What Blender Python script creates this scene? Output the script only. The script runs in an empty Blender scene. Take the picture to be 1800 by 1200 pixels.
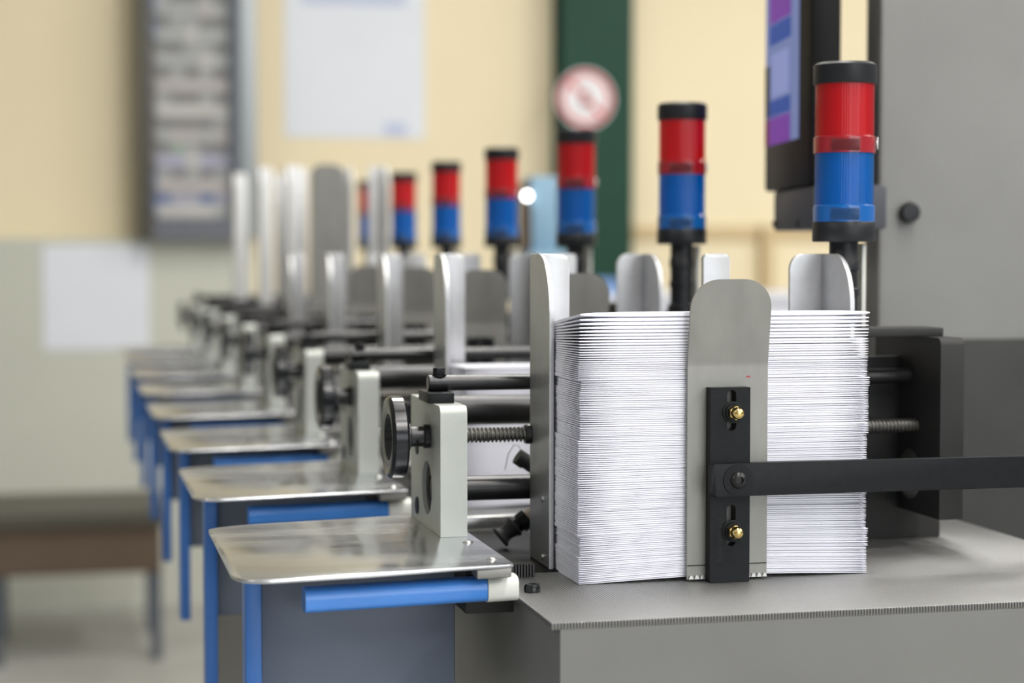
import bpy, bmesh, math, random
from mathutils import Vector, Matrix
random.seed(7)
PI = math.pi
scn = bpy.context.scene
COL = scn.collection

# ------------------------------------------------------------------ camera
cam_d = bpy.data.cameras.new('camera')
cam = bpy.data.objects.new('camera', cam_d); COL.objects.link(cam)
cam.location = (0, 0, 1.184)
cam.rotation_euler = (math.radians(90 - 2.672), 0, math.radians(-13.134))
cam_d.sensor_width = 36.0; cam_d.lens = 66.0
cam_d.clip_start = 0.05; cam_d.clip_end = 60
cam_d.dof.use_dof = True; cam_d.dof.focus_distance = 1.345; cam_d.dof.aperture_fstop = 4.2
cam_d.dof.aperture_blades = 0
scn.camera = cam

# ------------------------------------------------------------------ world, lamps of the hall, exposure
w = bpy.data.worlds.new('hall_ambient'); scn.world = w; w.use_nodes = True
w.node_tree.nodes['Background'].inputs[0].default_value = (0.92, 0.95, 1.0, 1)
w.node_tree.nodes['Background'].inputs[1].default_value = 0.35
vs = scn.view_settings
vs.view_transform = 'Standard'; vs.look = 'None'; vs.gamma = 1.0; vs.use_curve_mapping = False
vs.exposure = -0.05
LAMP_POWER = 40.0
LAMPS = [(x, y) for x in (0.9, 3.1, 5.3) for y in (-3.4, -1.6, 0.2, 2.0, 3.9)] + [(-3.6, y) for y in (-1.6, 0.2)]  # last pair, on the left, added to brighten left-facing sides
CEIL = 3.6
for lx, ly in LAMPS:
    ld = bpy.data.lights.new('ceiling_lamp_light', 'AREA'); ld.shape = 'RECTANGLE'
    ld.size = 0.28; ld.size_y = 1.45; ld.energy = LAMP_POWER; ld.color = (1.0, 0.97, 0.93)
    lo = bpy.data.objects.new('ceiling_lamp_light', ld); COL.objects.link(lo)
    lo.location = (lx, ly, CEIL - 0.085)
# daylight panels added at unseen windows to brighten the sides facing the camera
FILL_WINDOWS = [(0.0, 1.7), (2.0, 3.7), (4.0, 5.7)]
FILL_Z = (0.9, 2.7)
for wx0, wx1 in FILL_WINDOWS:
    ld = bpy.data.lights.new('window_daylight', 'AREA'); ld.shape = 'RECTANGLE'
    ld.size = wx1 - wx0; ld.size_y = FILL_Z[1] - FILL_Z[0]; ld.energy = 34.0; ld.color = (0.86, 0.92, 1.0)
    lo = bpy.data.objects.new('window_daylight', ld); COL.objects.link(lo)
    lo.location = ((wx0 + wx1) / 2, -5.97, sum(FILL_Z) / 2); lo.rotation_euler = (PI / 2, 0, 0)

# ------------------------------------------------------------------ materials
MATS = {}
def mat(name, col, rough=0.5, metal=0.0, var=0.0, scale=60.0, bump=0.0, bscale=200.0, stretch=(1, 1, 1), coat=0.0, spec=0.5, emit=None, estr=0.0, rvar=0.0):
    m = bpy.data.materials.new(name); m.use_nodes = True
    nt = m.node_tree; b = nt.nodes['Principled BSDF']
    b.inputs['Base Color'].default_value = (*col, 1)
    b.inputs['Roughness'].default_value = rough; b.inputs['Metallic'].default_value = metal
    b.inputs['Coat Weight'].default_value = coat; b.inputs['Specular IOR Level'].default_value = spec
    if emit:
        b.inputs['Emission Color'].default_value = (*emit, 1); b.inputs['Emission Strength'].default_value = estr
    if var or bump or rvar:
        tc = nt.nodes.new('ShaderNodeTexCoord'); mp = nt.nodes.new('ShaderNodeMapping')
        mp.inputs['Scale'].default_value = stretch
        nt.links.new(tc.outputs['Object'], mp.inputs['Vector'])
    if var or rvar:
        n = nt.nodes.new('ShaderNodeTexNoise'); n.inputs['Scale'].default_value = scale; n.inputs['Detail'].default_value = 4
        nt.links.new(mp.outputs[0], n.inputs['Vector'])
    if var:
        r = nt.nodes.new('ShaderNodeMapRange'); r.inputs['From Min'].default_value = 0.3; r.inputs['From Max'].default_value = 0.7
        r.inputs['To Min'].default_value = 1 - var; r.inputs['To Max'].default_value = 1 + var
        nt.links.new(n.outputs[0], r.inputs['Value'])
        mx = nt.nodes.new('ShaderNodeVectorMath'); mx.operation = 'SCALE'; mx.inputs[0].default_value = col
        nt.links.new(r.outputs[0], mx.inputs['Scale']); nt.links.new(mx.outputs[0], b.inputs['Base Color'])
    if rvar:
        r2 = nt.nodes.new('ShaderNodeMapRange'); r2.inputs['From Min'].default_value = 0.3; r2.inputs['From Max'].default_value = 0.7
        r2.inputs['To Min'].default_value = max(0.03, rough - rvar); r2.inputs['To Max'].default_value = rough + rvar
        nt.links.new(n.outputs[0], r2.inputs['Value']); nt.links.new(r2.outputs[0], b.inputs['Roughness'])
    if bump:
        n2 = nt.nodes.new('ShaderNodeTexNoise'); n2.inputs['Scale'].default_value = bscale; n2.inputs['Detail'].default_value = 3
        nt.links.new(mp.outputs[0], n2.inputs['Vector'])
        bp = nt.nodes.new('ShaderNodeBump'); bp.inputs['Strength'].default_value = bump; bp.inputs['Distance'].default_value = 0.0005
        nt.links.new(n2.outputs[0], bp.inputs['Height']); nt.links.new(bp.outputs[0], b.inputs['Normal'])
    MATS[name] = m
    return m

mat('guide_steel', (0.50, 0.505, 0.515), 0.38, 0.75, 0.05, 90, 0.12, 700)
mat('pale_guide', (0.70, 0.705, 0.71), 0.5, 0.25, 0.03, 60)
mat('stop_steel', (0.28, 0.277, 0.26), 0.5, 0.7, 0.08, 55, 0.08, 400, (1, 1, 0.35))
mat('block_aluminium', (0.46, 0.48, 0.45), 0.5, 0.5, 0.03, 60, 0.1, 600)
mat('tray_steel', (0.57, 0.59, 0.62), 0.23, 0.95, 0.08, 26, 0.06, 160, (0.35, 1.2, 1), rvar=0.07)
mat('bare_steel', (0.55, 0.55, 0.53), 0.28, 0.95, 0.05, 80)
mat('screw_steel', (0.20, 0.195, 0.18), 0.3, 0.9)
mat('blued_steel', (0.03, 0.03, 0.031), 0.28, 0.5, 0.15, 120, 0.05, 300, spec=0.4)
mat('black_rod', (0.03, 0.03, 0.031), 0.33, 0.5, 0.1, 150, spec=0.4)
mat('black_oxide', (0.007, 0.008, 0.0095), 0.42, 0.0, 0.18, 200, 0.12, 900, spec=0.2)
mat('engraving', (0.022, 0.022, 0.022), 0.5, spec=0.2)
mat('wheel_black', (0.008, 0.009, 0.011), 0.17, 0.0, spec=0.4)
mat('rubber', (0.03, 0.03, 0.032), 0.6)
mat('hose_beige', (0.36, 0.31, 0.25), 0.45)
mat('brass', (0.80, 0.60, 0.24), 0.2, 1.0)
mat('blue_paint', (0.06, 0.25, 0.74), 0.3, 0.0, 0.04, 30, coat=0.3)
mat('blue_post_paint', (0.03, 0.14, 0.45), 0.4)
mat('slate_paint', (0.12, 0.145, 0.2), 0.45)
mat('cap_plastic', (0.66, 0.67, 0.63), 0.4)
mat('machine_dark', (0.03, 0.03, 0.03), 0.5, 0.2, 0.15, 14, spec=0.3)
mat('machine_grey', (0.17, 0.17, 0.165), 0.45, 0.1, 0.08, 8)
mat('paper', (0.85, 0.86, 0.95), 0.75, 0.0, 0.02, 30)
mat('tower_black', (0.010, 0.011, 0.014), 0.4, spec=0.35)
mat('cream_wall', (0.84, 0.735, 0.51), 0.85, 0, 0.03, 1.2, 0.1, 60)
mat('partition_grey', (0.56, 0.57, 0.50), 0.7, 0, 0.03, 2)
mat('wall_side', (0.38, 0.39, 0.40), 0.8)
mat('ceiling_white', (0.75, 0.76, 0.75), 0.9, 0, 0.02, 3)
mat('floor_grey', (0.42, 0.42, 0.40), 0.45, 0, 0.12, 3)
mat('rail_tan', (0.60, 0.46, 0.26), 0.7)
mat('green_paint', (0.008, 0.05, 0.03), 0.5, 0, 0.06, 6, spec=0.25)
mat('sign_white', (0.78, 0.76, 0.77), 0.4)
mat('sign_red', (0.55, 0.05, 0.06), 0.4)
mat('sign_black', (0.25, 0.2, 0.2), 0.5)
mat('poster_white', (0.74, 0.77, 0.83), 0.6, 0, 0.02, 4)
mat('poster_blue', (0.5, 0.56, 0.74), 0.6)
mat('frame_grey', (0.34, 0.37, 0.39), 0.4, 0.3)
mat('frame_dark', (0.1, 0.115, 0.14), 0.5)
mat('frame_olive', (0.075, 0.07, 0.055), 0.5)
mat('board_slate', (0.13, 0.14, 0.17), 0.6)
CARD = [mat('card_%s' % n, c, 0.6, 0, 0.1, 40) for n, c in (('grey', (0.40, 0.41, 0.41)), ('rose', (0.46, 0.43, 0.42)), ('pale', (0.52, 0.51, 0.49)), ('dim', (0.22, 0.22, 0.22)), ('lilac', (0.40, 0.40, 0.50)), ('green', (0.33, 0.42, 0.33)), ('blue', (0.12, 0.18, 0.36)))]
mat('sky_blue_paint', (0.20, 0.34, 0.46), 0.5)
mat('terminal_black', (0.007, 0.0065, 0.007), 0.45, spec=0.12)
mat('terminal_grey', (0.075, 0.08, 0.095), 0.5, spec=0.2)
mat('screen_slate', (0.01, 0.01, 0.02), 0.4, spec=0.1, emit=(0.13, 0.17, 0.36), estr=1.0)
mat('screen_light', (0.01, 0.01, 0.02), 0.4, spec=0.1, emit=(0.20, 0.24, 0.48), estr=1.0)
mat('screen_blue', (0.005, 0.01, 0.03), 0.4, spec=0.1, emit=(0.0, 0.042, 0.26), estr=1.0)
mat('screen_purple', (0.01, 0.005, 0.02), 0.4, spec=0.1, emit=(0.135, 0.018, 0.27), estr=1.0)
mat('screen_red', (0.01, 0.003, 0.005), 0.4, spec=0.1, emit=(0.12, 0.01, 0.035), estr=1.0)
mat('bench_blue', (0.16, 0.28, 0.52), 0.5)
mat('bench_white', (0.60, 0.61, 0.66), 0.6)
mat('lamp_housing', (0.7, 0.7, 0.7), 0.5)
mat('pilot_white', (0.9, 0.9, 0.9), 0.3, emit=(1, 1, 0.98), estr=9.0)  # emission stands in for a bright glint, not a lamp
mat('dark_brown', (0.11, 0.075, 0.05), 0.6)
mat('red_ink', (0.5, 0.03, 0.06), 0.6)

def lens_mat(name, col, deep):
    m = bpy.data.materials.new(name); m.use_nodes = True; nt = m.node_tree
    b = nt.nodes['Principled BSDF']; out = nt.nodes['Material Output']
    b.inputs['Base Color'].default_value = (*col, 1); b.inputs['Roughness'].default_value = 0.16
    b.inputs['Coat Weight'].default_value = 0.4; b.inputs['Coat Roughness'].default_value = 0.05
    t = nt.nodes.new('ShaderNodeBsdfTransparent'); t.inputs[0].default_value = (*deep, 1)
    mx = nt.nodes.new('ShaderNodeMixShader'); mx.inputs[0].default_value = 0.55
    nt.links.new(b.outputs[0], mx.inputs[1]); nt.links.new(t.outputs[0], mx.inputs[2])
    nt.links.new(mx.outputs[0], out.inputs['Surface'])
    # fine vertical ribs moulded in the lens
    tc = nt.nodes.new('ShaderNodeTexCoord'); sp = nt.nodes.new('ShaderNodeSeparateXYZ')
    at = nt.nodes.new('ShaderNodeMath'); at.operation = 'ARCTAN2'
    mu = nt.nodes.new('ShaderNodeMath'); mu.operation = 'MULTIPLY'; mu.inputs[1].default_value = 72
    si = nt.nodes.new('ShaderNodeMath'); si.operation = 'SINE'
    bp = nt.nodes.new('ShaderNodeBump'); bp.inputs['Strength'].default_value = 0.35; bp.inputs['Distance'].default_value = 0.0004
    nt.links.new(tc.outputs['Object'], sp.inputs[0]); nt.links.new(sp.outputs[1], at.inputs[0]); nt.links.new(sp.outputs[0], at.inputs[1])
    nt.links.new(at.outputs[0], mu.inputs[0]); nt.links.new(mu.outputs[0], si.inputs[0]); nt.links.new(si.outputs[0], bp.inputs['Height'])
    nt.links.new(bp.outputs[0], b.inputs['Normal'])
    MATS[name] = m
lens_mat('red_lens', (0.60, 0.010, 0.018), (0.95, 0.06, 0.06))
lens_mat('blue_lens', (0.0, 0.17, 0.52), (0.02, 0.40, 0.95))
mat('red_collar', (0.30, 0.01, 0.018), 0.2, coat=0.3)
mat('blue_collar', (0.004, 0.10, 0.36), 0.2, coat=0.3)
mat('red_collar_dark', (0.10, 0.006, 0.01), 0.3)
mat('blue_collar_dark', (0.004, 0.04, 0.13), 0.3)
mat('lens_core', (0.75, 0.75, 0.75), 0.4)

def knurl_mat():
    m = mat('knurled_steel', (0.5, 0.5, 0.49), 0.3, 0.9)
    nt = m.node_tree; b = nt.nodes['Principled BSDF']
    tc = nt.nodes.new('ShaderNodeTexCoord'); sp = nt.nodes.new('ShaderNodeSeparateXYZ'); nt.links.new(tc.outputs['Object'], sp.inputs[0])
    def mth(op, a, bb):
        n = nt.nodes.new('ShaderNodeMath'); n.operation = op
        for i, v in enumerate((a, bb)):
            if v is None: continue
            if isinstance(v, (int, float)): n.inputs[i].default_value = v
            else: nt.links.new(v, n.inputs[i])
        return n.outputs[0]
    k = 2 * PI / 0.0042
    s1 = mth('SINE', mth('MULTIPLY', mth('ADD', sp.outputs[0], sp.outputs[1]), k), None)
    s2 = mth('SINE', mth('MULTIPLY', mth('SUBTRACT', sp.outputs[0], sp.outputs[1]), k), None)
    h = mth('MULTIPLY', s1, s2)
    bp = nt.nodes.new('ShaderNodeBump'); bp.inputs['Strength'].default_value = 0.6; bp.inputs['Distance'].default_value = 0.0010
    nt.links.new(h, bp.inputs['Height']); nt.links.new(bp.outputs[0], b.inputs['Normal'])
    # dark gaps between the raised points
    mr = nt.nodes.new('ShaderNodeMapRange'); mr.inputs['From Min'].default_value = -0.6; mr.inputs['From Max'].default_value = 0.4
    mr.inputs['To Min'].default_value = 0.22; mr.inputs['To Max'].default_value = 1.1
    nt.links.new(h, mr.inputs['Value'])
    vm = nt.nodes.new('ShaderNodeVectorMath'); vm.operation = 'SCALE'; vm.inputs[0].default_value = (0.5, 0.5, 0.49)
    nt.links.new(mr.outputs[0], vm.inputs['Scale']); nt.links.new(vm.outputs[0], b.inputs['Base Color'])
knurl_mat()

# ------------------------------------------------------------------ mesh helpers
def finish(bm, name, m, parent=None, smooth=True, angle=35):
    me = bpy.data.meshes.new(name)
    bmesh.ops.recalc_face_normals(bm, faces=bm.faces[:])
    bm.to_mesh(me); bm.free()
    me.materials.append(MATS[m] if isinstance(m, str) else m)
    if smooth:
        me.polygons.foreach_set('use_smooth', [True] * len(me.polygons))
        me.set_sharp_from_angle(angle=math.radians(angle))
    o = bpy.data.objects.new(name, me); COL.objects.link(o)
    if parent: o.parent = parent
    return o
def box(bm, x0, x1, y0, y1, z0, z1, bev=0.0, seg=2):
    vs_ = [bm.verts.new((x, y, z)) for z in (z0, z1) for y in (y0, y1) for x in (x0, x1)]
    fs = [bm.faces.new([vs_[i] for i in f]) for f in ((0, 2, 3, 1), (4, 5, 7, 6), (0, 1, 5, 4), (2, 6, 7, 3), (0, 4, 6, 2), (1, 3, 7, 5))]
    if bev:
        es = set(e for f in fs for e in f.edges)
        bmesh.ops.bevel(bm, geom=list(es), offset=bev, segments=seg, profile=0.5, affect='EDGES')
    return bm
def B(*a, **k): return box(bmesh.new(), *a, **k)
AX = {'x': Matrix.Rotation(PI / 2, 4, 'Y'), 'y': Matrix.Rotation(-PI / 2, 4, 'X'), 'z': Matrix.Identity(4)}
def lathe(bm, prof, axis='z', at=(0, 0, 0), seg=32, mtx=None):
    """prof: list of (radius, height) revolved about the axis"""
    M = Matrix.Translation(at) @ (mtx if mtx is not None else AX[axis])
    rings = []
    for r, h in prof:
        if r < 1e-7: rings.append([bm.verts.new(M @ Vector((0, 0, h)))])
        else: rings.append([bm.verts.new(M @ Vector((r * math.cos(2 * PI * i / seg), r * math.sin(2 * PI * i / seg), h))) for i in range(seg)])
    for a, b in zip(rings, rings[1:]):
        if len(a) == 1 and len(b) == 1: continue
        for i in range(seg):
            j = (i + 1) % seg
            if len(a) == 1: bm.faces.new((a[0], b[i], b[j]))
            elif len(b) == 1: bm.faces.new((a[i], b[0], a[j]))
            else: bm.faces.new((a[i], b[i], b[j], a[j]))
    return bm
def rod(bm, p0, p1, r, seg=24, ch=0.0008):
    p0, p1 = Vector(p0), Vector(p1); d = p1 - p0; L = d.length
    q = d.to_track_quat('Z', 'Y').to_matrix().to_4x4()
    return lathe(bm, [(0, 0), (r - ch, 0), (r, ch), (r, L - ch), (r - ch, L), (0, L)], at=p0, seg=seg, mtx=q)
def prism(bm, pts, axis, a0, a1, bev=0.0, seg=2):
    """pts 2D outline, extruded along axis ('x': pts are (y,z), 'y': (x,z), 'z': (x,y)) from a0 to a1"""
    def P(p, a): return {'x': (a, p[0], p[1]), 'y': (p[0], a, p[1]), 'z': (p[0], p[1], a)}[axis]
    A = [bm.verts.new(P(p, a0)) for p in pts]; C = [bm.verts.new(P(p, a1)) for p in pts]
    n = len(pts); f0 = bm.faces.new(A); f1 = bm.faces.new(C[::-1])
    for i in range(n): bm.faces.new((A[i], A[(i + 1) % n], C[(i + 1) % n], C[i]))
    if bev:
        es = set(f0.edges) | set(f1.edges)
        bmesh.ops.bevel(bm, geom=list(es), offset=bev, segments=seg, profile=0.5, affect='EDGES')
    return bm
def arc(cx, cy, r, a0, a1, n=8):
    return [(cx + r * math.cos(math.radians(a0 + (a1 - a0) * i / n)), cy + r * math.sin(math.radians(a0 + (a1 - a0) * i / n))) for i in range(n + 1)]
def tube(bm, pts, r, seg=16):
    pts = [Vector(p) for p in pts]; rings = []
    for i, p in enumerate(pts):
        d = (pts[min(i + 1, len(pts) - 1)] - pts[max(i - 1, 0)]).normalized()
        q = d.to_track_quat('Z', 'Y').to_matrix()
        rr = r[i] if isinstance(r, (list, tuple)) else r
        rings.append([bm.verts.new(p + q @ Vector((rr * math.cos(2 * PI * k / seg), rr * math.sin(2 * PI * k / seg), 0))) for k in range(seg)])
    for a, b in zip(rings, rings[1:]):
        for k in range(seg): bm.faces.new((a[k], a[(k + 1) % seg], b[(k + 1) % seg], b[k]))
    bm.faces.new(rings[0][::-1]); bm.faces.new(rings[-1])
    return bm
def empty(name, loc=(0, 0, 0)):
    o = bpy.data.objects.new(name, None); COL.objects.link(o); o.location = loc; o.empty_display_size = 0.05
    return o
def tag(o, label=None, cat=None, group=None, kind=None):
    if label: o['label'] = label
    if cat: o['category'] = cat
    if group: o['group'] = group
    if kind: o['kind'] = kind
    return o
def kids(o): return [c for c in bpy.data.objects if c.parent == o]
def copy_tree(o, parent=None):
    c = o.copy(); COL.objects.link(c); c.parent = parent
    for ch in kids(o): copy_tree(ch, c)
    return c

# ------------------------------------------------------------------ the hall
def struct(name, bm, m):
    return tag(finish(bm, name, m, smooth=False), kind='structure')
WY = 6.5
struct('floor', B(-6, 9, -6, WY + 0.2, -0.1, 0.0), 'floor_grey')
struct('wall_back', B(-6, 9, WY, WY + 0.2, 0.0, CEIL), 'cream_wall')
struct('wall_rear', B(-6, 9, -6.2, -6, 0.0, CEIL), 'ceiling_white')
for k, (wx0, wx1) in enumerate(FILL_WINDOWS):
    fr = bmesh.new()
    for a in ((wx0 - 0.06, wx1 + 0.06, FILL_Z[0] - 0.06, FILL_Z[0]), (wx0 - 0.06, wx1 + 0.06, FILL_Z[1], FILL_Z[1] + 0.06), (wx0 - 0.06, wx0, *FILL_Z), (wx1, wx1 + 0.06, *FILL_Z)):
        box(fr, a[0], a[1], -6.0, -5.95, a[2], a[3])
    struct('window_%d' % (k + 1), fr, 'frame_grey')  # unseen frames added around the fill light panels
struct('wall_left', B(-6.2, -6, -6, WY, 0.0, CEIL), 'wall_side')
struct('ceiling', B(-6, 9, -6, WY + 0.2, CEIL, CEIL + 0.1), 'ceiling_white')
for k, (lx, ly) in enumerate(LAMPS):
    t = empty('ceiling_lamp', (lx, ly, CEIL)); tag(t, 'long white batten luminaire mounted on the ceiling', 'lamp', 'ceiling lamps')
    if k == 0:
        h = finish(prism(bmesh.new(), [(-0.17, 0), (0.17, 0), (0.15, -0.08), (-0.15, -0.08)], 'y', -0.76, 0.76), 'lamp_housing', 'lamp_housing', t)
        hm = h.data
    else:
        h = bpy.data.objects.new('lamp_housing', hm); COL.objects.link(h); h.parent = t
# partition on the left part of the back wall, with its plinth
struct('wall_partition', B(-6, 0.592, WY - 0.10, WY, 0.0, 1.235), 'partition_grey')
struct('trim_1', B(1.93, 9, WY - 0.012, WY, 1.235, 1.285), 'rail_tan')
struct('trim_2', B(2.445, 2.485, WY - 0.05, WY, 0.0, 1.285), 'rail_tan')
struct('baseboard_back', B(0.592, 9, WY - 0.02, WY, 0.0, 0.1), 'partition_grey')

def part(bm, name, m, p, **k): return finish(bm, name, m, p, **k)
# notice cabinet on the partition: grey metal case with rows of cards
FY = WY - 0.10
nb = tag(empty('notice_cabinet', (0.40, FY, 1.235)), 'grey metal notice cabinet with rows of small cards', 'notice board')
NX0, NX1, NZ1 = -0.16, 0.20, 0.95
part(B(NX0, NX1, -0.05, 0.0, 0, NZ1), 'back_panel', 'board_slate', nb)
part(B(NX1 - 0.058, NX1, -0.10, 0.0, 0, NZ1, bev=0.004), 'frame_post', 'frame_grey', nb)
part(B(NX1 - 0.088, NX1 - 0.058, -0.09, -0.05, 0, NZ1), 'inner_rail', 'frame_dark', nb)
part(B(NX0 - 0.03, NX0 + 0.02, -0.10, 0.0, 0, NZ1, bev=0.004), 'frame_post', 'frame_olive', nb)
part(B(NX0 + 0.02, NX1 - 0.058, -0.095, -0.05, 0, 0.062), 'bottom_rail', 'board_slate', nb)
part(B(NX0 + 0.02, NX1 - 0.058, -0.095, -0.05, NZ1 - 0.05, NZ1), 'top_rail', 'frame_grey', nb)
rng = random.Random(4)
for r in range(10):
    z = 0.068 + r * 0.083
    for c in range(5):
        x = NX0 + 0.032 + c * 0.0475
        k = [2, 1, 4, 1, 2, 1, 0, 0, 0, 0][r] if rng.random() < 0.75 else rng.choice([0, 1, 2])
        part(B(x, x + 0.045, -0.062, -0.05, z, z + 0.046), 'card', CARD[k], nb, smooth=False)
        k2 = 3 if rng.random() < 0.6 else 0
        if r == 2 and c == 1: k2 = 5
        if r == 0: k2 = rng.choice([4, 6, 4])
        part(B(x, x + 0.045, -0.058, -0.05, z + 0.049, z + 0.078), 'card', CARD[k2], nb, smooth=False)
    part(B(NX0 + 0.021, NX0 + 0.031, -0.058, -0.05, z + 0.01, z + 0.07), 'side_label', CARD[6 if r in (0, 1, 7, 8) else 3], nb, smooth=False)
tag(finish(B(-0.10, 0.245, FY - 0.004, FY, 0.865, 1.212), 'notice_sheet', 'poster_white'), 'plain white sheet on the grey partition below the notice cabinet', 'paper')

# poster on the cream wall
ps = tag(empty('poster', (0.955, WY, 1.585)), 'large white poster on the cream wall above the feeder row', 'poster')
part(B(-0.243, 0.247, -0.004, 0, 0, 0.62), 'sheet', 'poster_white', ps)
part(B(0.105, 0.182, -0.006, -0.004, 0.012, 0.055), 'printed_mark', 'poster_blue', ps)
part(B(-0.18, 0.18, -0.006, -0.004, 0.46, 0.52), 'printed_mark', 'poster_blue', ps)

# green column with a round prohibition sign
gc = tag(empty('green_column', (1.79, WY - 0.15, 0)), 'dark green painted steel column in front of the cream wall', 'column')
part(B(-0.128, 0.128, -0.0, 0.012, 0, CEIL), 'flange', 'green_paint', gc)
part(B(-0.008, 0.008, 0.012, 0.13, 0, CEIL), 'web', 'green_paint', gc)
part(B(-0.128, 0.128, 0.13, 0.142, 0, CEIL), 'flange', 'green_paint', gc)
rs = tag(empty('prohibition_sign', (1.745, WY - 0.155, 1.7245)), 'round white prohibition sign with red ring on the green column', 'sign')
part(lathe(bmesh.new(), [(0, 0), (0.103, 0), (0.103, 0.003), (0, 0.003)], at=(0, 0.005, 0), mtx=Matrix.Rotation(PI / 2, 4, 'X'), seg=48), 'disc', 'sign_white', rs)
part(lathe(bmesh.new(), [(0.080, 0.0031), (0.096, 0.0031), (0.096, 0.0042), (0.080, 0.0042), (0.080, 0.0031)], at=(0, 0.005, 0), mtx=Matrix.Rotation(PI / 2, 4, 'X'), seg=48), 'ring', 'sign_red', rs)
sl = part(B(-0.008, 0.008, -0.0008, 0.0002, -0.082, 0.082), 'slash', 'sign_red', rs); sl.rotation_euler = (0, -PI / 4, 0); sl.location = (0, 0.0015, 0)
part(prism(bmesh.new(), arc(0.0, 0.02, 0.012, 0, 330, 10) , 'y', 0.0008, 0.0019), 'pictogram', 'sign_black', rs)
part(B(-0.02, 0.024, 0.0008, 0.0019, -0.03, 0.0), 'pictogram', 'sign_black', rs)

# light blue post machine beyond the row, with a glowing ball as a made-up highlight on a stem beside it
bp_ = tag(empty('blue_machine_post', (0.878, 3.50, 0)), 'light blue painted machine post beyond the feeder row', 'machine')
part(B(-0.026, 0.026, -0.012, 0.06, 1.19, 1.332, bev=0.004), 'upper_box', 'sky_blue_paint', bp_)
part(B(-0.034, 0.048, -0.03, 0.08, 0.0, 1.19, bev=0.004), 'pedestal', 'sky_blue_paint', bp_)
part(B(-0.036, -0.0262, -0.005, 0.05, 1.19, 1.32), 'side_rail', 'dark_brown', bp_)
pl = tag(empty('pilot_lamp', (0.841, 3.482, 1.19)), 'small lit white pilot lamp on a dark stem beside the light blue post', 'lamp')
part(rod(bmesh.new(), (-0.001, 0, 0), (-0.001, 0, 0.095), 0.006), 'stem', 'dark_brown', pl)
part(lathe(bmesh.new(), [(0.0, -0.0075)] + [(0.0075 * math.cos(a), 0.0075 * math.sin(a)) for a in [i * PI / 10 - PI / 2 for i in range(1, 10)]] + [(0, 0.0075)], at=(0, -0.003, 0.104), seg=20), 'bulb', 'pilot_white', pl)  # glowing ball in place of a blurred specular glint

# cabinet with a blue bin far behind
cb = tag(empty('white_cabinet', (1.9, 5.2, 0)), 'low white cabinet in front of the cream wall', 'cabinet')
part(B(-0.5, 0.6, 0, 0.45, 0.08, 1.045, bev=0.004), 'body', 'bench_white', cb)
part(B(-0.52, 0.62, -0.02, 0.47, 1.045, 1.068, bev=0.004), 'top', 'bench_white', cb)
part(B(-0.48, 0.58, 0.03, 0.42, 0.0, 0.08), 'plinth', 'frame_dark', cb)
for x0 in (-0.48, 0.06):
    d = part(B(x0, x0 + 0.5, -0.012, 0.0, 0.12, 1.02, bev=0.003), 'door', 'bench_white', cb)
    part(B(x0 + 0.44, x0 + 0.455, -0.03, -0.012, 0.5, 0.62, bev=0.003), 'handle', 'frame_grey', d)
bb = tag(empty('blue_bin', (1.50, 5.3, 1.068)), 'open blue plastic bin standing on the white cabinet', 'bin')
bm = bmesh.new()
for a in ((-0.12, 0.10, -0.1, -0.09), (-0.12, 0.10, 0.15, 0.16), (-0.12, -0.11, -0.09, 0.15), (0.09, 0.10, -0.09, 0.15)): box(bm, *a, 0, 0.042)
box(bm, -0.11, 0.09, -0.09, 0.15, 0, 0.006)
part(bm, 'shell', 'bench_blue', bb)
part(B(-0.125, 0.105, -0.105, -0.1, 0.034, 0.042), 'rim', 'bench_blue', bb)

# side table far left behind the trays
st = tag(empty('steel_table', (0.12, 5.7, 0)), 'dark topped side table standing by the grey partition', 'table')
part(B(-0.4, 0.14, -0.2, 0.3, 0.40, 0.44), 'table_top', 'frame_olive', st)
part(B(-0.38, 0.12, -0.18, 0.28, 0.26, 0.40), 'apron', 'dark_brown', st)
for x in (-0.36, 0.09):
    for y in (-0.17, 0.25): part(B(x, x + 0.03, y, y + 0.03, 0, 0.26), 'leg', 'frame_dark', st)

# ------------------------------------------------------------------ feeder stations (local origin on the machine axis; first station at Y = 0 offset)
PITCH = 0.411
BED = 0.949
def side_guide(name, x, side, top, parent, z0=BED + 0.001, nr=0.034):
    """L-shaped upright: side plate along the row, rear flange across; side=-1 left guide, +1 right guide"""
    y0, y1 = 1.343, 1.4035; t = 0.0036
    prof = [(y0, z0), (y1, z0), (y1, top)] + arc(y0 + nr, top - nr * 1.25, nr, 90, 180, 10)
    prof = [(p[0], p[1] if i < 3 else (top - nr * 1.25 + (p[1] - (top - nr * 1.25)) * 1.25)) for i, p in enumerate(prof)]
    xa, xb = (x, x + t) if side < 0 else (x - t, x)
    bm = bmesh.new(); prism(bm, prof, 'x', xa, xb, bev=0.0006)
    w = 0.0305; r = 0.007
    if side < 0:
        fl = [(x + t * 0.9, z0), (x + w, z0)] + arc(x + w - r, top - r, r, 0, 90, 6) + [(x + t * 0.9, top)]
    else:
        r = 0.011
        fl = [(x - w, z0), (x - t * 0.9, z0), (x - t * 0.9, top)] + arc(x - w + r, top - r, r, 90, 180, 6)
    prism(bm, fl, 'y', y1 - t, y1, bev=0.0006)
    o = finish(bm, name, 'guide_steel' if top < 1.3 else 'pale_guide', parent)
    for zz in (z0 + 0.006, z0 + 0.05):
        part(lathe(bmesh.new(), [(0, 0.0012), (0.0022, 0.001), (0.0026, 0)], axis='x', at=(x if side > 0 else x, y0 + 0.02, zz), mtx=AX['x'] if side > 0 else Matrix.Rotation(-PI / 2, 4, 'Y'), seg=12), 'rivet', 'bare_steel', o)
    return o

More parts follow.
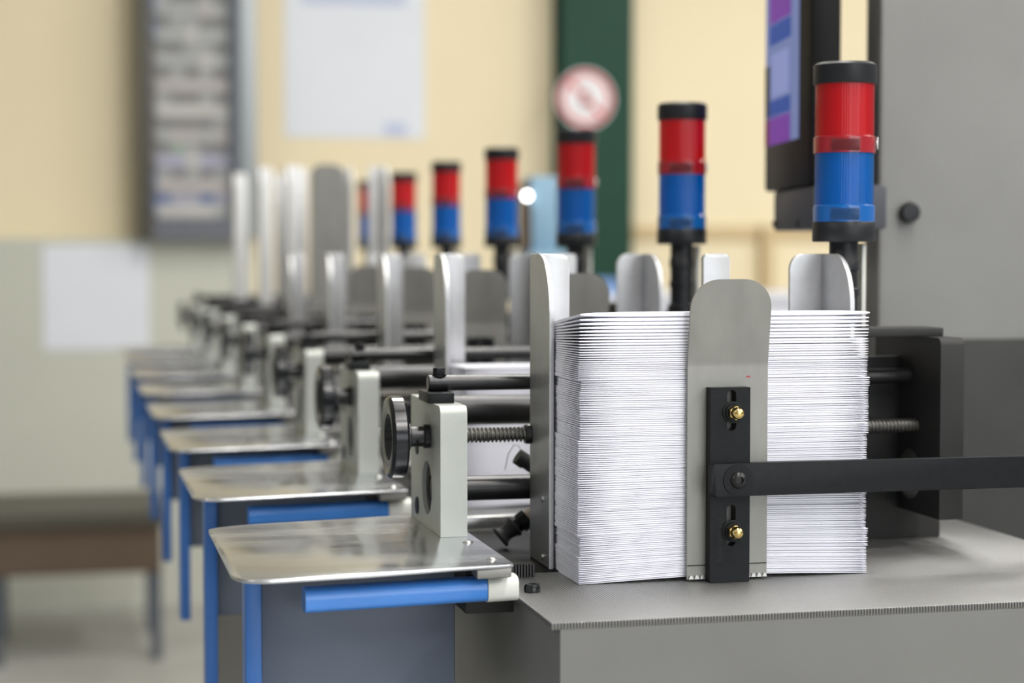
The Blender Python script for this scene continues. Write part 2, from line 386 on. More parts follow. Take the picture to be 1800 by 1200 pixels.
def thread(bm, x0, x1, y, z, r, pitch, depth, seg=20):
    per = 8; n = int((x1 - x0) / pitch * per); rows = []
    for j in range(n + 1):
        row = []
        for i in range(seg):
            a = 2 * PI * i / seg; ph = (j / per - i / seg) % 1.0
            d = 1.0 if ph < 0.42 else (0.0 if 0.55 < ph < 0.87 else 0.5)
            rr = r - depth * (1 - d)
            row.append(bm.verts.new((x0 + j * pitch / per, y + rr * math.cos(a), z + rr * math.sin(a))))
        rows.append(row)
    for a, b in zip(rows, rows[1:]):
        for i in range(seg): bm.faces.new((a[i], b[i], b[(i + 1) % seg], a[(i + 1) % seg]))
    return bm

def bearing_block(x0, x1, parent, m, top=1.0715):
    y0, y1, z0 = 1.356, 1.480, 0.9746
    r = 0.006
    prof = [(y0, z0), (y1, z0), (y1, top)] + arc(y0 + r, top - r, r, 90, 180, 6)
    bm = bmesh.new()
    hy, hz, hr = 1.411, 1.005, 0.0205
    # plate with a real round bore: ring of quads between outline samples and the bore
    def outline_hit(a):
        dx, dz = math.cos(a), math.sin(a); best = 9
        n = len(prof)
        for i in range(n):
            (ax, az), (bx, bz) = prof[i], prof[(i + 1) % n]
            ex, ez = bx - ax, bz - az; den = dx * ez - dz * ex
            if abs(den) < 1e-12: continue
            tt = ((ax - hy) * ez - (az - hz) * ex) / den; uu = ((ax - hy) * dz - (az - hz) * dx) / den
            if tt > 0 and -1e-6 <= uu <= 1 + 1e-6: best = min(best, tt)
        return (hy + dx * best, hz + dz * best)
    angs = sorted([2 * PI * i / 48 for i in range(48)] + [math.atan2(p[1] - hz, p[0] - hy) % (2 * PI) for p in prof])
    ring = lambda x: ([bm.verts.new((x, *outline_hit(a))) for a in angs], [bm.verts.new((x, hy + hr * math.cos(a), hz + hr * math.sin(a))) for a in angs])
    (oa, ia), (ob, ib) = ring(x0), ring(x1); n = len(angs)
    for i in range(n):
        j = (i + 1) % n
        bm.faces.new((oa[i], oa[j], ia[j], ia[i])); bm.faces.new((ob[i], ib[i], ib[j], ob[j]))
        bm.faces.new((oa[i], ob[i], ob[j], oa[j])); bm.faces.new((ia[i], ia[j], ib[j], ib[i]))
    bmesh.ops.remove_doubles(bm, verts=bm.verts[:], dist=1e-5)
    o = finish(bm, 'bearing_block', m, parent, angle=30)
    return o

def make_station(left=0.3416, right=0.5835, centre=0.488, top=1.184, suck=True):
    t = empty('feeder_station')
    # body and deck
    part(B(0.30, 0.755, 1.15, 1.559, 0.0, 0.9445), 'machine_body', 'machine_grey', t)
    part(B(0.294, 0.76, 1.1499, 1.5604, 0.9445, BED, bev=0.0008), 'bed_plate', 'knurled_steel', t)
    part(B(0.575, 0.70, 1.432, 1.440, BED, 1.10, bev=0.001), 'rear_plate', 'machine_dark', t)
    part(B(0.300, 0.42, 1.546, 1.5595, BED, 0.962, bev=0.001), 'rear_step', 'bare_steel', t)
    part(B(0.2965, 0.372, 1.337, 1.540, BED, 0.9496, bev=0.0002), 'dark_deck', 'black_oxide', t)
    # tray
    tr = [(0.284, 1.2265), (0.2875, 1.2285), (0.2885, 1.232), (0.2875, 1.484), (0.262, 1.4815), (0.225, 1.474), (0.1855, 1.4655), (0.15, 1.4595), (0.122, 1.453), (0.105, 1.446), (0.0985, 1.4385), (0.0975, 1.431),
          (0.0982, 1.229), (0.1, 1.2175), (0.1045, 1.2075), (0.112, 1.2025), (0.122, 1.2010), (0.182, 1.2085)]
    y = part(prism(bmesh.new(), tr, 'z', 0.9722, 0.9745, bev=0.0007), 'tray', 'tray_steel', t)
    part(prism(bmesh.new(), [(0.262, 1.2246), (0.286, 1.2275), (0.286, 1.245), (0.262, 1.245)], 'z', 0.9655, 0.9723, bev=0.001), 'corner_lip', 'stop_steel', y)
    for rx, ry in ((0.2772, 1.3291), (0.2779, 1.2505)):
        part(lathe(bmesh.new(), [(0.0042, 0.9744), (0.0036, 0.9752), (0.0018, 0.9758), (0, 0.976)], at=(rx, ry, 0), seg=20), 'rivet', 'bare_steel', y)
    # blue beam below the tray with grey end cap, left post and slate box
    def beam(xa, xb, ya, yb, r0):
        bm = bmesh.new(); q = []
        for x, yy in ((xa, ya), (xb, yb)):
            q.append([bm.verts.new((x, yy + p[0], 0.9555 + p[1])) for p in arc(0, 0, 1, 0, 360, 24)[:-1] for p in [((abs(p[0]) ** 0.6) * math.copysign(r0 * 1.4, p[0]), (abs(p[1]) ** 0.6) * math.copysign(r0, p[1]))]])
        n = len(q[0])
        for i in range(n): bm.faces.new((q[0][i], q[0][(i + 1) % n], q[1][(i + 1) % n], q[1][i]))
        bm.faces.new(q[0][::-1]); bm.faces.new(q[1]); return bm
    bo = part(beam(0.146, 0.2715, 1.232, 1.2465, 0.0082), 'beam', 'blue_paint', t, angle=50)
    part(beam(0.2718, 0.2935, 1.2465, 1.249, 0.0088), 'end_cap', 'cap_plastic', bo, angle=50)
    part(B(0.2615, 0.296, 1.262, 1.43, 0.935, 0.9655, bev=0.001), 'support_bracket', 'machine_dark', t)
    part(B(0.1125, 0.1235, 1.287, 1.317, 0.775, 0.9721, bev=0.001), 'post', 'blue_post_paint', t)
    part(B(0.1236, 0.262, 1.30, 1.43, 0.855, 0.962, bev=0.002), 'under_box', 'slate_paint', t)
    # bearing blocks
    bl = bearing_block(0.2622, 0.2824, t, 'block_aluminium')
    part(lathe(bmesh.new(), [(0.0098, 0.2655), (0.0203, 0.2655), (0.0203, 0.2810), (0.0098, 0.2810), (0.0098, 0.2655)], axis='x', at=(0, 1.411, 1.005), seg=40), 'bushing', 'black_oxide', bl)
    part(rod(bmesh.new(), (0.2612, 1.452, 0.986), (0.2630, 1.452, 0.986), 0.007), 'plug', 'black_oxide', bl)
    part(rod(bmesh.new(), (0.2612, 1.452, 1.032), (0.2630, 1.452, 1.032), 0.006), 'plug', 'black_oxide', bl)
    part(rod(bmesh.new(), (0.2612, 1.375, 1.056), (0.2626, 1.375, 1.056), 0.0012), 'pin', 'bare_steel', bl)
    br = bearing_block(0.662, 0.682, t, 'machine_dark', 1.118)
    # rods
    part(rod(bmesh.new(), (0.266, 1.411, 1.0035), (0.681, 1.411, 1.0035), 0.0096), 'lower_rod', 'blued_steel', t)
    part(rod(bmesh.new(), (0.2735, 1.497, 1.0565), (0.681, 1.497, 1.0565), 0.0122), 'thick_rod', 'black_rod', t)
    ur = part(rod(bmesh.new(), (0.2625, 1.409, 1.0853), (0.681, 1.409, 1.0853), 0.0061), 'upper_rod', 'blued_steel', t)
    part(B(0.2588, 0.2785, 1.385, 1.427, 1.0715, 1.0793, bev=0.0004), 'spacer_block', 'black_oxide', ur)
    hexp = [(1, 0), (0.5, 0.866), (-0.5, 0.866), (-1, 0), (-0.5, -0.866), (0.5, -0.866)]
    bm = bmesh.new()
    prism(bm, [(0.2715 + 0.0048 * a, 1.409 + 0.0048 * b) for a, b in hexp], 'z', 1.0918, 1.0970, bev=0.0003)
    lathe(bm, [(0, 1.0903), (0.0056, 1.0903), (0.0056, 1.0919), (0, 1.0919)], at=(0.2715, 1.409, 0), seg=24)
    part(bm, 'bolt', 'black_oxide', ur)
    # lead screws and handwheel
    AY, AZ = 1.400, 1.0455
    part(thread(bmesh.new(), 0.2826, left + 0.001, AY, AZ, 0.0058, 0.0032, 0.0016), 'lead_screw', 'screw_steel', t, angle=80)
    part(thread(bmesh.new(), right - 0.001, 0.664, AY, AZ, 0.0058, 0.0032, 0.0016), 'lead_screw', 'screw_steel', t, angle=80)
    hw = part(lathe(bmesh.new(), [(0.0, 0.236), (0.006, 0.236), (0.0065, 0.2375), (0.015, 0.2380), (0.0165, 0.2345), (0.0178, 0.2305), (0.0275, 0.2290), (0.0297, 0.2298), (0.0312, 0.2318), (0.0312, 0.2402), (0.0298, 0.2420), (0.0275, 0.2424), (0.012, 0.2424), (0.0, 0.2424)],
                    axis='x', at=(0, AY, AZ), seg=64), 'handwheel', 'wheel_black', t)
    part(lathe(bmesh.new(), [(0.0, 0.2424), (0.0105, 0.2424), (0.0105, 0.2465), (0.0078, 0.2475), (0.0078, 0.2570), (0.0092, 0.2576), (0.0092, 0.2621), (0, 0.2621)], axis='x', at=(0, AY, AZ), seg=32), 'hub', 'blued_steel', hw)
    part(rod(bmesh.new(), (0.252, AY - 0.0083, AZ - 0.003), (0.252, AY - 0.006, AZ - 0.003), 0.0016, seg=12), 'set_screw', 'black_oxide', hw)
    # guides
    g = side_guide('side_guide', left, -1, top, t)
    part(lathe(bmesh.new(), [(0, -0.005), (0.007, -0.005), (0.0075, -0.004), (0.0075, 0), (0, 0)], axis='x', at=(left, AY, AZ), seg=24), 'screw_nut', 'blued_steel', g)
    g2 = side_guide('side_guide', right, 1, top, t)
    part(lathe(bmesh.new(), [(0, 0), (0.0105, 0), (0.0105, 0.007), (0.0095, 0.008), (0.0, 0.008)], axis='x', at=(right, AY, AZ), seg=24), 'screw_nut', 'blued_steel', g2)
    # centre rear guide: narrow upright bar
    r = 0.0035
    cp = [(centre, BED + 0.0005), (centre + 0.022, BED + 0.0005)] + arc(centre + 0.022 - r, top - r, r, 0, 90, 5) + arc(centre + r, top - r, r, 90, 180, 5)
    part(prism(bmesh.new(), cp, 'y', 1.4205, 1.4265, bev=0.0008), 'centre_guide', 'guide_steel', t)
    if suck:
        sk = part(tube(bmesh.new(), [(0.370, 1.452, 1.02), (0.370, 1.452, 0.995), (0.3675, 1.452, 0.985), (0.360, 1.452, 0.9785), (0.3515, 1.452, 0.9725)], 0.0066), 'sucker_tube', 'hose_beige', t)
        d = Vector((-0.80, 0, -0.60)); q = d.to_track_quat('Z', 'Y').to_matrix().to_4x4()
        part(lathe(bmesh.new(), [(0, 0), (0.0082, 0), (0.0082, 0.0070), (0.0058, 0.0075), (0.0058, 0.0115), (0, 0.0115)], at=(0.3515, 1.452, 0.9730), mtx=q, seg=8), 'collar', 'black_oxide', sk)
        part(lathe(bmesh.new(), [(0, 0), (0.0088, 0.0), (0.0090, 0.0012), (0.0072, 0.004), (0.0060, 0.009), (0.0066, 0.012), (0.0092, 0.0145), (0.0090, 0.0158), (0.005, 0.012), (0, 0.0115)], at=(0.3415, 1.452, 0.9672), mtx=q, seg=28), 'suction_cup', 'rubber', sk)
        tb = part(tube(bmesh.new(), [(0.3665, 1.452, 1.06), (0.3665, 1.452, 1.02)], 0.0052), 'air_tube', 'hose_beige', t)
        d2 = Vector((-0.8, 0, 0.55)); q2 = d2.to_track_quat('Z', 'Y').to_matrix().to_4x4()
        part(lathe(bmesh.new(), [(0, 0), (0.0055, 0), (0.0055, 0.010), (0.0065, 0.0105), (0.0065, 0.018), (0, 0.018)], at=(0.358, 1.452, 1.0125), mtx=q2, seg=16), 'elbow', 'rubber', tb)
        part(tube(bmesh.new(), [(0.346, 1.452, 1.0215), (0.3455, 1.453, 1.030), (0.341, 1.454, 1.032), (0.336, 1.454, 1.024), (0.3335, 1.454, 1.012)], 0.0004, seg=6), 'wire', 'bare_steel', tb)
    # black comb and cap screw on the bed
    bm = bmesh.new()
    for k in range(9): box(bm, 0.3055 + k * 0.0022, 0.3068 + k * 0.0022, 1.318, 1.330, BED, 0.9585)
    box(bm, 0.305, 0.3255, 1.322, 1.330, BED, 0.9555)
    part(bm, 'comb', 'rubber', t, smooth=False)
    part(lathe(bmesh.new(), [(0.0058, BED), (0.0058, 0.9525), (0.005, 0.9545), (0.0022, 0.955), (0.002, 0.9535), (0, 0.9535)], at=(0.3085, 1.2605, 0), seg=24), 'cap_screw', 'wheel_black', t)
    return t

def make_stop(top=None):
    """sprung paper stop: bent steel plate, slotted black bracket, two brass nuts, black arm"""
    t = empty('paper_stop')
    yb = 1.2765
    bm = bmesh.new()
    x0, x1 = 0.4262, 0.4868; zb = 1.1045; zt = 1.1660 if top is None else top; lean = 0.0095 if top is None else 0.004
    rr = 0.021
    # outline of plate front, column by column
    N = 28
    def zmax(u):
        x = u * (x1 - x0)
        for e in (x, (x1 - x0) - x):
            if e < rr: return zt - rr + math.sqrt(max(0, rr * rr - (rr - e) ** 2))
        return zt
    us = [0.5 - 0.5 * math.cos(PI * i / N) for i in range(N + 1)]
    F_, K_ = [], []
    for u in us:
        x = x0 + u * (x1 - x0); top_z = zmax(u)
        rowF, rowK = [], []
        zs = [0.9505, 0.955, 1.0, 1.06, zb - 0.004, zb - 0.0015, zb, zb + 0.0025, zb + 0.02] + [zb + 0.02 + (top_z - zb - 0.02) * k / 4 for k in range(1, 5)]
        for z in zs:
            y = yb - 0.0022 - (0 if z <= zb else lean * ((z - zb) / (0.0615)))
            rowF.append(bm.verts.new((x, y, z))); rowK.append(bm.verts.new((x, y + 0.0020, z)))
        F_.append(rowF); K_.append(rowK)
    nz = len(F_[0])
    for i in range(N):
        for k in range(nz - 1):
            bm.faces.new((F_[i][k], F_[i + 1][k], F_[i + 1][k + 1], F_[i][k + 1]))
            bm.faces.new((K_[i][k], K_[i][k + 1], K_[i + 1][k + 1], K_[i + 1][k]))
        bm.faces.new((F_[i][0], K_[i][0], K_[i + 1][0], F_[i + 1][0])); bm.faces.new((F_[i][-1], F_[i + 1][-1], K_[i + 1][-1], K_[i][-1]))
    for i, rev in ((0, 0), (N, 1)):
        for k in range(nz - 1): bm.faces.new((F_[i][k], F_[i][k + 1], K_[i][k + 1], K_[i][k]))
    pl_ = part(bm, 'steel_plate', 'stop_steel', t, angle=40)
    part(B(0.4265, 0.4865, 1.2737, 1.2741, 0.9603, 0.9609), 'scribed_line', 'black_oxide', pl_, smooth=False)
    part(B(0.4705, 0.4735, 1.2738, 1.2741, 1.0955, 1.0964), 'ink_mark', 'red_ink', pl_, smooth=False).rotation_euler = (0, 0, 0)
    # teeth along the foot of the plate
    bm = bmesh.new()
    for k in range(14):
        xx = 0.4272 + k * 0.0043
        prism(bm, [(xx, 0.9508), (xx + 0.0036, 0.9508), (xx + 0.0026, 0.9535), (xx + 0.001, 0.9535)], 'y', 1.2728, 1.2745)
    part(bm, 'foot_teeth', 'bare_steel', pl_)
    # bracket with two slots: built as a frame of boxes round the slots
    bx0, bx1, y0, y1 = 0.4402, 0.4700, 1.2645, 1.2742
    sx = 0.4560; sw = 0.0034
    z0, z1 = 0.9493, 1.0888
    slots = [(0.9752, 1.0050), (1.0580, 1.0872)]
    bm = bmesh.new(); g = 0.0
    def slot_piece(za, zb_, sa, sb):
        ring = arc(sx, sb - sw, sw, 0, 180, 8) + arc(sx, sa + sw, sw, 180, 360, 8)
        outer = []
        for (px, pz) in ring:
            dx, dz = px - sx, pz - (sa + sb) / 2
            # project to the rectangle
            if pz > sb - sw + 1e-9 and abs(dx) < sw * 0.72: outer.append((sx + dx / (sw * 0.72) * ((bx1 - sx) if dx > 0 else (sx - bx0)), zb_))
            elif pz < sa + sw - 1e-9 and abs(dx) < sw * 0.72: outer.append((sx + dx / (sw * 0.72) * ((bx1 - sx) if dx > 0 else (sx - bx0)), za))
            else:
                zz = zb_ if (pz > sb - sw + 1e-9) else (za if pz < sa + sw - 1e-9 else pz)
                outer.append((bx1 if dx > 0 else bx0, zz))
        n = len(ring)
        A = [bm.verts.new((p[0], y0, p[1])) for p in ring]; Bq = [bm.verts.new((p[0], y1, p[1])) for p in ring]
        O = [bm.verts.new((p[0], y0, p[1])) for p in outer]; Q = [bm.verts.new((p[0], y1, p[1])) for p in outer]
        for i in range(n):
            j = (i + 1) % n
            for f in ((O[i], O[j], A[j], A[i]), (A[i], A[j], Bq[j], Bq[i]), (O[j], O[i], Q[i], Q[j])):
                try: bm.faces.new(f)
                except ValueError: pass
    slot_piece(z0, 1.02, *slots[0]); slot_piece(1.04, z1, *slots[1])
    box(bm, bx0, bx1, y0, y1, 1.02, 1.04)
    bmesh.ops.remove_doubles(bm, verts=bm.verts[:], dist=1e-5)
    bk = part(bm, 'slotted_bracket', 'black_oxide', t, angle=25)
    fc = bpy.data.curves.new('engraved_code', 'FONT'); fc.body = 'T-2NH009A2-H'; fc.size = 0.0047; fc.extrude = 0.00004
    fo = bpy.data.objects.new('engraved_code_text', fc); COL.objects.link(fo)
    bpy.context.view_layer.update()
    em = bpy.data.meshes.new_from_object(fo.evaluated_get(bpy.context.evaluated_depsgraph_get()))
    bpy.data.objects.remove(fo); bpy.data.curves.remove(fc)
    em.materials.clear(); em.materials.append(MATS['engraving'])
    eo = bpy.data.objects.new('engraved_code', em); COL.objects.link(eo); eo.parent = bk
    eo.location = (0.4492, y0 - 0.00003, 0.9640); eo.rotation_euler = (PI / 2, -PI / 2, 0)
    for nz_ in (1.0712, 0.9862):
        nx = 0.4568
        nt_ = part(lathe(bmesh.new(), [(0, 0), (0.0078, 0), (0.0078, 0.0012), (0.0066, 0.0014), (0.0062, 0.003), (0, 0.003)], at=(nx, y0, nz_), mtx=Matrix.Rotation(PI / 2, 4, 'X'), seg=28), 'washer', 'black_oxide', t)
        bm = bmesh.new()
        prism(bm, [(nx + 0.0052 * math.cos(a), nz_ + 0.0052 * math.sin(a)) for a in [PI / 6 + i * PI / 3 for i in range(6)]], 'y', y0 - 0.0078, y0 - 0.003, bev=0.0004)
        lathe(bm, [(0.0044, 0), (0.0044, 0.003), (0.0036, 0.0055), (0.002, 0.0068), (0, 0.0072)], at=(nx, y0 - 0.0075, nz_), mtx=Matrix.Rotation(PI / 2, 4, 'X'), seg=20)
        part(bm, 'cap_nut', 'brass', nt_, angle=30)
    # arm to the right with button-head screw
    ax0, ax1, az0, az1 = 0.4385, 0.730, 1.0118, 1.0352
    r = 0.004
    bar = [(ax1, az0), (ax1, az1)] + arc(ax0 + r, az1 - r, r, 90, 180, 5) + arc(ax0 + r, az0 + r, r, 180, 270, 5)
    arm = part(prism(bmesh.new(), bar, 'y', 1.2575, 1.2643, bev=0.0006), 'arm', 'black_oxide', t)
    ws = part(lathe(bmesh.new(), [(0, 0), (0.0112, 0), (0.0112, 0.0008), (0.0, 0.0008)], at=(0.4586, 1.2575, 1.0235), mtx=Matrix.Rotation(PI / 2, 4, 'X'), seg=36), 'washer', 'black_oxide', arm)
    part(lathe(bmesh.new(), [(0.0062, 0), (0.0058, 0.0014), (0.0045, 0.0027), (0.0027, 0.0032), (0.0025, 0.001), (0, 0.001)], at=(0.4586, 1.2567, 1.0235), mtx=Matrix.Rotation(PI / 2, 4, 'X'), seg=30), 'button_screw', 'blued_steel', arm)
    part(B(0.706, 0.73, 1.2644, 1.30, 0.9491, 1.05, bev=0.001), 'arm_mount', 'machine_dark', t)
    return t

N_ST = 8
ordinal = ['', 'second', 'third', 'fourth', 'fifth', 'sixth', 'seventh', 'eighth']
ADJ = [dict(), dict(left=0.3445, right=0.5615, centre=0.472), dict(left=0.354, right=0.546, centre=0.462), dict(left=0.343, right=0.552, centre=0.47), dict(left=0.336, right=0.556, centre=0.47),
       dict(left=0.378, right=0.563, centre=0.45, top=1.345), dict(left=0.368, right=0.557, centre=0.45, top=1.36), dict(left=0.352, right=0.56, centre=0.45, top=1.365)]
shared = {}
def share(root):
    for o in kids(root):
        key = o.name.split('.')[0]
        for o2 in kids(o): pass
for i in range(N_ST):
    s_ = make_station(**ADJ[i], suck=(i < 3)); s_.location = (0, i * PITCH, 0)
    if i == 0: lab = 'steel feeder station holding the tall envelope stack, with black handwheel and tray'
    elif i == 1: lab = 'feeder station with the lower envelope stack, second in the row'
    elif i < 5: lab = 'feeder station with short empty side guides, %s from the tall envelope stack' % ordinal[i]
    else: lab = 'feeder station with extra tall pale side guides, %s from the tall envelope stack' % ordinal[i]
    tag(s_, lab, 'feeder', 'feeder stations of the inserting machine')
stop0 = make_stop(); tag(stop0, 'bent steel paper stop with black slotted bracket and brass nuts against tall envelopes', 'paper stop', 'paper stops')
for i in range(1, N_ST):
    if i == 5: c = make_stop(top=1.342)
    elif i > 5: continue
    else: c = copy_tree(stop0)
    c.location = (-0.002 * i if i != 5 else -0.018, i * PITCH, 0)
    tag(c, {1: 'grey steel paper stop against the lower envelope stack', 5: 'extra tall grey paper stop between the tall side guides'}.get(i, 'short grey paper stop on the %s feeder station from the tall stack' % ordinal[i]), 'paper stop', 'paper stops')

# ------------------------------------------------------------------ signal towers
def make_tower():
    t = empty('signal_tower')
    part(B(-0.0145, 0.078, -0.02, 0.02, 1.118, 1.125, bev=0.001), 'mount_plate', 'machine_dark', t)
    part(lathe(bmesh.new(), [(0, 1.125), (0.0145, 1.125), (0.0145, 1.131), (0.0115, 1.134), (0.0115, 1.150), (0.0125, 1.151), (0.0125, 1.156), (0.0115, 1.157), (0.0115, 1.170), (0.0125, 1.171), (0.0125, 1.178), (0.0115, 1.180), (0.0115, 1.194), (0, 1.194)], seg=28), 'pole', 'tower_black', t)
    part(B(0.0175, 0.0215, 0.004, 0.024, 1.125, 1.192, bev=0.001), 'side_bracket', 'cap_plastic', t)
    R = 0.0245
    part(lathe(bmesh.new(), [(0, 1.1935), (R, 1.1935), (R + 0.0006, 1.1945), (R + 0.0006, 1.2085), (R, 1.2095), (0, 1.2095)], seg=40), 'base', 'tower_black', t)
    for nm, m, cm, z0, z1 in (('blue_module', 'blue_lens', 'blue_collar', 1.2095, 1.2640), ('red_module', 'red_lens', 'red_collar', 1.2640, 1.3185)):
        c = part(lathe(bmesh.new(), [(0, z0), (R, z0), (R, z0 + 0.0125), (R - 0.0012, z0 + 0.0135), (0, z0 + 0.0135)], seg=40), nm, cm, t)
        l = part(lathe(bmesh.new(), [(R - 0.0012, z0 + 0.0135), (R - 0.0012, z1), (R - 0.003, z1), (R - 0.003, z0 + 0.0135)], seg=48), 'lens', m, c)
        part(lathe(bmesh.new(), [(0, z0 + 0.0135), (0.009, z0 + 0.0135), (0.011, z1 - 0.012), (0.014, z1 - 0.004), (0.0, z1 - 0.004)], seg=24), 'reflector', 'lens_core', c)
        part(B(-0.010, 0.012, -R - 0.0001, -R + 0.004, z0 + 0.0012, z0 + 0.0105, bev=0.0005), 'clip', cm + '_dark', c).rotation_euler = (0, 0, -0.40)
    part(lathe(bmesh.new(), [(0, 1.3185), (R, 1.3185), (R + 0.0005, 1.3195), (R + 0.0005, 1.3335), (R - 0.002, 1.3355), (0, 1.3355)], seg=40), 'cap', 'tower_black', t)
    return t
tw0 = make_tower(); tw0.location = (0.600, 1.404, 0)
tri = part(prism(bmesh.new(), [(-0.004, 0), (0, -0.005), (0, 0.005)], 'y', -0.0006, 0), 'white_arrow', 'sign_white', tw0, smooth=False)
tri.location = (0.0215, -0.0152, 1.2715); tri.rotation_euler = (0, 0, 0.95)
tl = ['tall red and blue signal tower beside the touchscreen terminal', 'red and blue signal tower against plain cream wall, next to the touchscreen terminal', 'red and blue signal tower in front of the green column',
      'red and blue signal tower left of the light blue machine post', 'red and blue signal tower, second from the light blue machine post', 'red and blue signal tower right beside the extra tall side guides', 'red and blue signal tower half hidden between the extra tall side guides']
tl[3] = 'red and blue signal tower next to the light blue machine post'
for i in range(7):
    t = tw0 if i == 0 else copy_tree(tw0)
    t.location = (0.600, 1.404 + i * PITCH, 0)
    tag(t, tl[i], 'signal light', 'signal towers along the feeder row')

# ------------------------------------------------------------------ envelopes
def envelope_mesh(name, tf, tb, bow=0.0):
    """220 x 110 envelope; tf front thickness, tb rear thickness; pinched corners"""
    L, D = 0.2195, 0.110
    bm = bmesh.new(); rows = []
    xs = [0, 0.002, 0.012, 0.03, 0.055, 0.08, 0.11, 0.14, 0.165, 0.19, 0.208, 0.2175, L]
    for x in xs:
        e = min(x, L - x); k = 0.30 + 0.70 * min(1, (e / 0.025)) ** 0.6
        row = []
        for yy, th, zc in ((0.0, 0.72, 0), (0.0008, 0.95, 0), (0.012, 1.0, 0), (0.05, None, 0), (D - 0.001, None, 0)):
            t_ = tf * th if th else tf + (tb - tf) * min(1, yy / 0.06)
            row.append((yy, t_ * k if yy < 0.05 else t_))
        bz = bow * math.sin(PI * x / L) ** 1.2 if 0 < x < L else 0.0
        ring = [bm.verts.new((x, yy, bz + t_ / 2)) for yy, t_ in row] + [bm.verts.new((x, yy, bz - t_ / 2)) for yy, t_ in row[::-1]]
        rows.append(ring)
    n = len(rows[0])
    for a, b in zip(rows, rows[1:]):
        for i in range(n): bm.faces.new((a[i], b[i], b[(i + 1) % n], a[(i + 1) % n]))
    bm.faces.new(rows[0]); bm.faces.new(rows[-1][::-1])
    bmesh.ops.recalc_face_normals(bm, faces=bm.faces[:])
    me = bpy.data.meshes.new(name); bm.to_mesh(me); bm.free(); me.materials.append(MATS['paper'])
    me.polygons.foreach_set('use_smooth', [True] * len(me.polygons)); me.set_sharp_from_angle(angle=math.radians(50))
    return me
ENV = {}
def env_mesh(tf, bow):
    k = (round(tf * 10000), round(bow * 8000))
    if k not in ENV: ENV[k] = envelope_mesh('envelope', k[0] / 10000, min(k[0] / 10000, max(0.00125, k[0] / 10000 * 0.5)), k[1] / 8000)
    return ENV[k]
def stack(x, y, z_top_front, n_fan, label, group, top_label, seed, fan0=0.0032, sx=1.0):
    rg = random.Random(seed); z = BED; zr = BED; items = []; base = 0.00138
    total = z_top_front - BED
    fan = [base + (fan0 - base) * (k / n_fan) ** 2.2 for k in range(1, n_fan + 1)]
    fan[-1] = 0.0042
    n_low = int((total - sum(fan)) / base)
    sp = [base * rg.uniform(0.72, 1.28) for _ in range(n_low)]
    sp = [v * (total - sum(fan)) / sum(sp) for v in sp] + fan
    off = 0; gx = 0
    for i, v in enumerate(sp):
        if rg.random() < 0.055: gx = rg.uniform(-0.0012, 0.0012)
        fr = i / len(sp)
        if abs(fr - 0.40) < 0.5 / len(sp): gx = -0.0014
        if abs(fr - 0.17) < 0.5 / len(sp): gx = 0.0010
        lean = 0.0006 * math.sin(fr * 9 + seed) + 0.0016 * max(0, fr - 0.75) / 0.25
        vr = v if i < len(sp) - n_fan else base + (v - base) * 0.42
        me = env_mesh(v * (0.965 if i < len(sp) - n_fan else 0.93), 0.0030 * max(0, 1 - fr / 0.55))
        o = bpy.data.objects.new('envelope', me); COL.objects.link(o)
        zf = z + v / 2; zb = zr + vr / 2
        o.location = (x + gx + lean + rg.uniform(-0.0003, 0.0003), y + rg.uniform(0, 0.0005), zf)
        o.scale = (sx, 1, 1)
        o.rotation_euler = (math.atan2(zb - zf, 0.066), rg.uniform(-0.0010, 0.0010) * (0.3 if i < 3 else 1), rg.uniform(-0.001, 0.001))
        tag(o, top_label if i == len(sp) - 1 else label, 'envelope', group)
        z += v; zr += vr
    return len(sp)
n1 = stack(0.3475, 1.2788, 1.1432, 22, 'white envelope in the tall stack held by the bent paper stop', 'envelopes in the tall stack', 'topmost puffed white envelope on the tall stack', 3)
n2 = stack(0.3495, 1.2788 + PITCH, 1.081, 10, 'white envelope in the lower stack on the second feeder station', 'envelopes in the lower stack', 'topmost white envelope on the lower stack', 5, fan0=0.0024, sx=0.945)
print('envelopes', n1, n2)

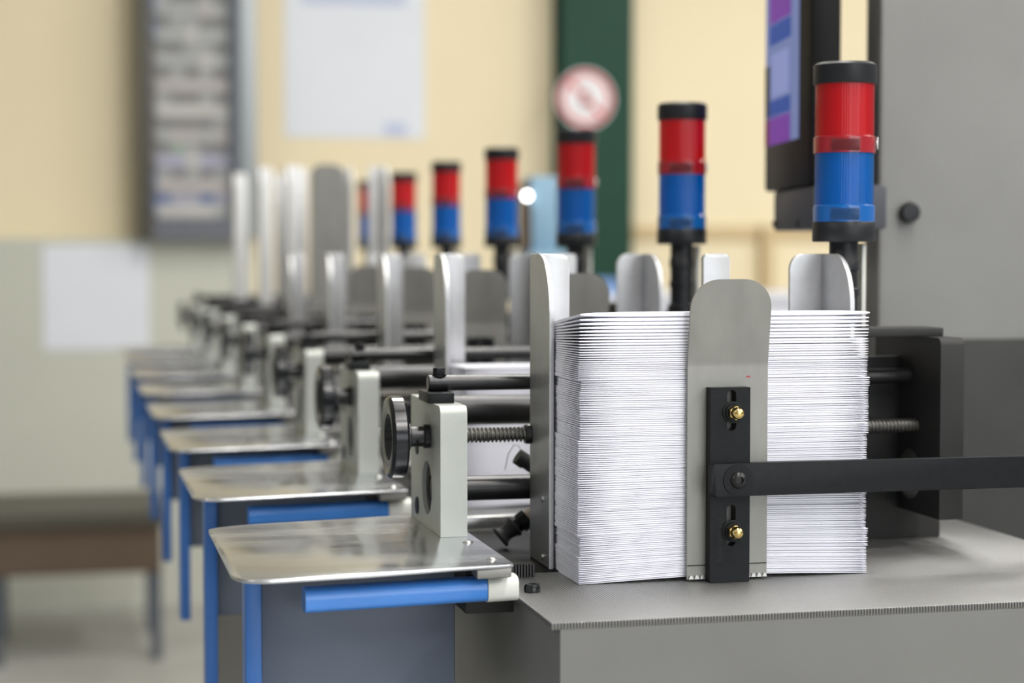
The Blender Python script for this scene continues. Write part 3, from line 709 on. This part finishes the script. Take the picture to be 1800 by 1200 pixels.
# ------------------------------------------------------------------ grey machine column and touchscreen terminal at the right
mc = tag(empty('machine_column', (0.90, 1.85, 0)), 'tall grey machine column behind the nearest signal tower', 'machine')
part(B(-0.137, 0.25, -0.15, -0.112, 0.0, 1.62, bev=0.006), 'housing', 'machine_grey', mc)
part(B(-0.10, 0.22, -0.156, -0.15, 0.2, 1.10, bev=0.003), 'access_panel', 'machine_dark', mc)
part(rod(bmesh.new(), (-0.138, -0.128, 1.214), (-0.205, -0.105, 1.214), 0.005), 'terminal_rod', 'tower_black', mc)
part(lathe(bmesh.new(), [(0, 0), (0.009, 0.001), (0.0105, 0.006), (0.009, 0.011), (0, 0.012)], at=(-0.108, -0.151, 1.224), mtx=Matrix.Rotation(PI / 2, 4, 'X'), seg=24), 'knob', 'tower_black', mc)

tm = tag(empty('touchscreen_terminal', (0.7155, 1.887, 1.2495)), 'black touchscreen terminal showing blue and purple blocks', 'terminal')
ang = math.atan2(1.7238 - 1.8859, 0.6924 - 0.7191)     # direction of the screen face, far edge to near edge
tm.rotation_euler = (0, 0, ang)
W_ = 0.215
part(B(0, W_, 0.0, 0.030, 0, 0.235, bev=0.004), 'casing', 'terminal_black', tm)
sc = part(B(0.008, W_ - 0.048, -0.0008, 0.001, 0.047, 0.215), 'screen', 'screen_slate', tm)
part(B(0.008, 0.030, -0.0014, -0.0008, 0.047, 0.075), 'screen_block', 'screen_red', sc)
part(B(0.030, 0.130, -0.0014, -0.0008, 0.047, 0.075), 'screen_block', 'screen_purple', sc)
part(B(0.008, 0.030, -0.0014, -0.0008, 0.0765, 0.13), 'screen_block', 'terminal_grey', sc)
part(B(0.030, 0.130, -0.0014, -0.0008, 0.0765, 0.0925), 'screen_block', 'screen_blue', sc)
part(B(0.040, 0.125, -0.0014, -0.0008, 0.096, 0.14), 'screen_block', 'screen_light', sc)
part(B(0.030, 0.130, -0.0014, -0.0008, 0.15, 0.17), 'screen_block', 'screen_blue', sc)
part(B(0.030, 0.130, -0.0014, -0.0008, 0.172, 0.20), 'screen_block', 'screen_purple', sc)
part(B(0.03, W_, 0.004, 0.075, -0.042, -0.0005, bev=0.003), 'mount_bracket', 'terminal_grey', tm)
part(rod(bmesh.new(), (0.034, 0.002, -0.034), (0.034, 0.0045, -0.034), 0.003), 'screw', 'tower_black', tm)
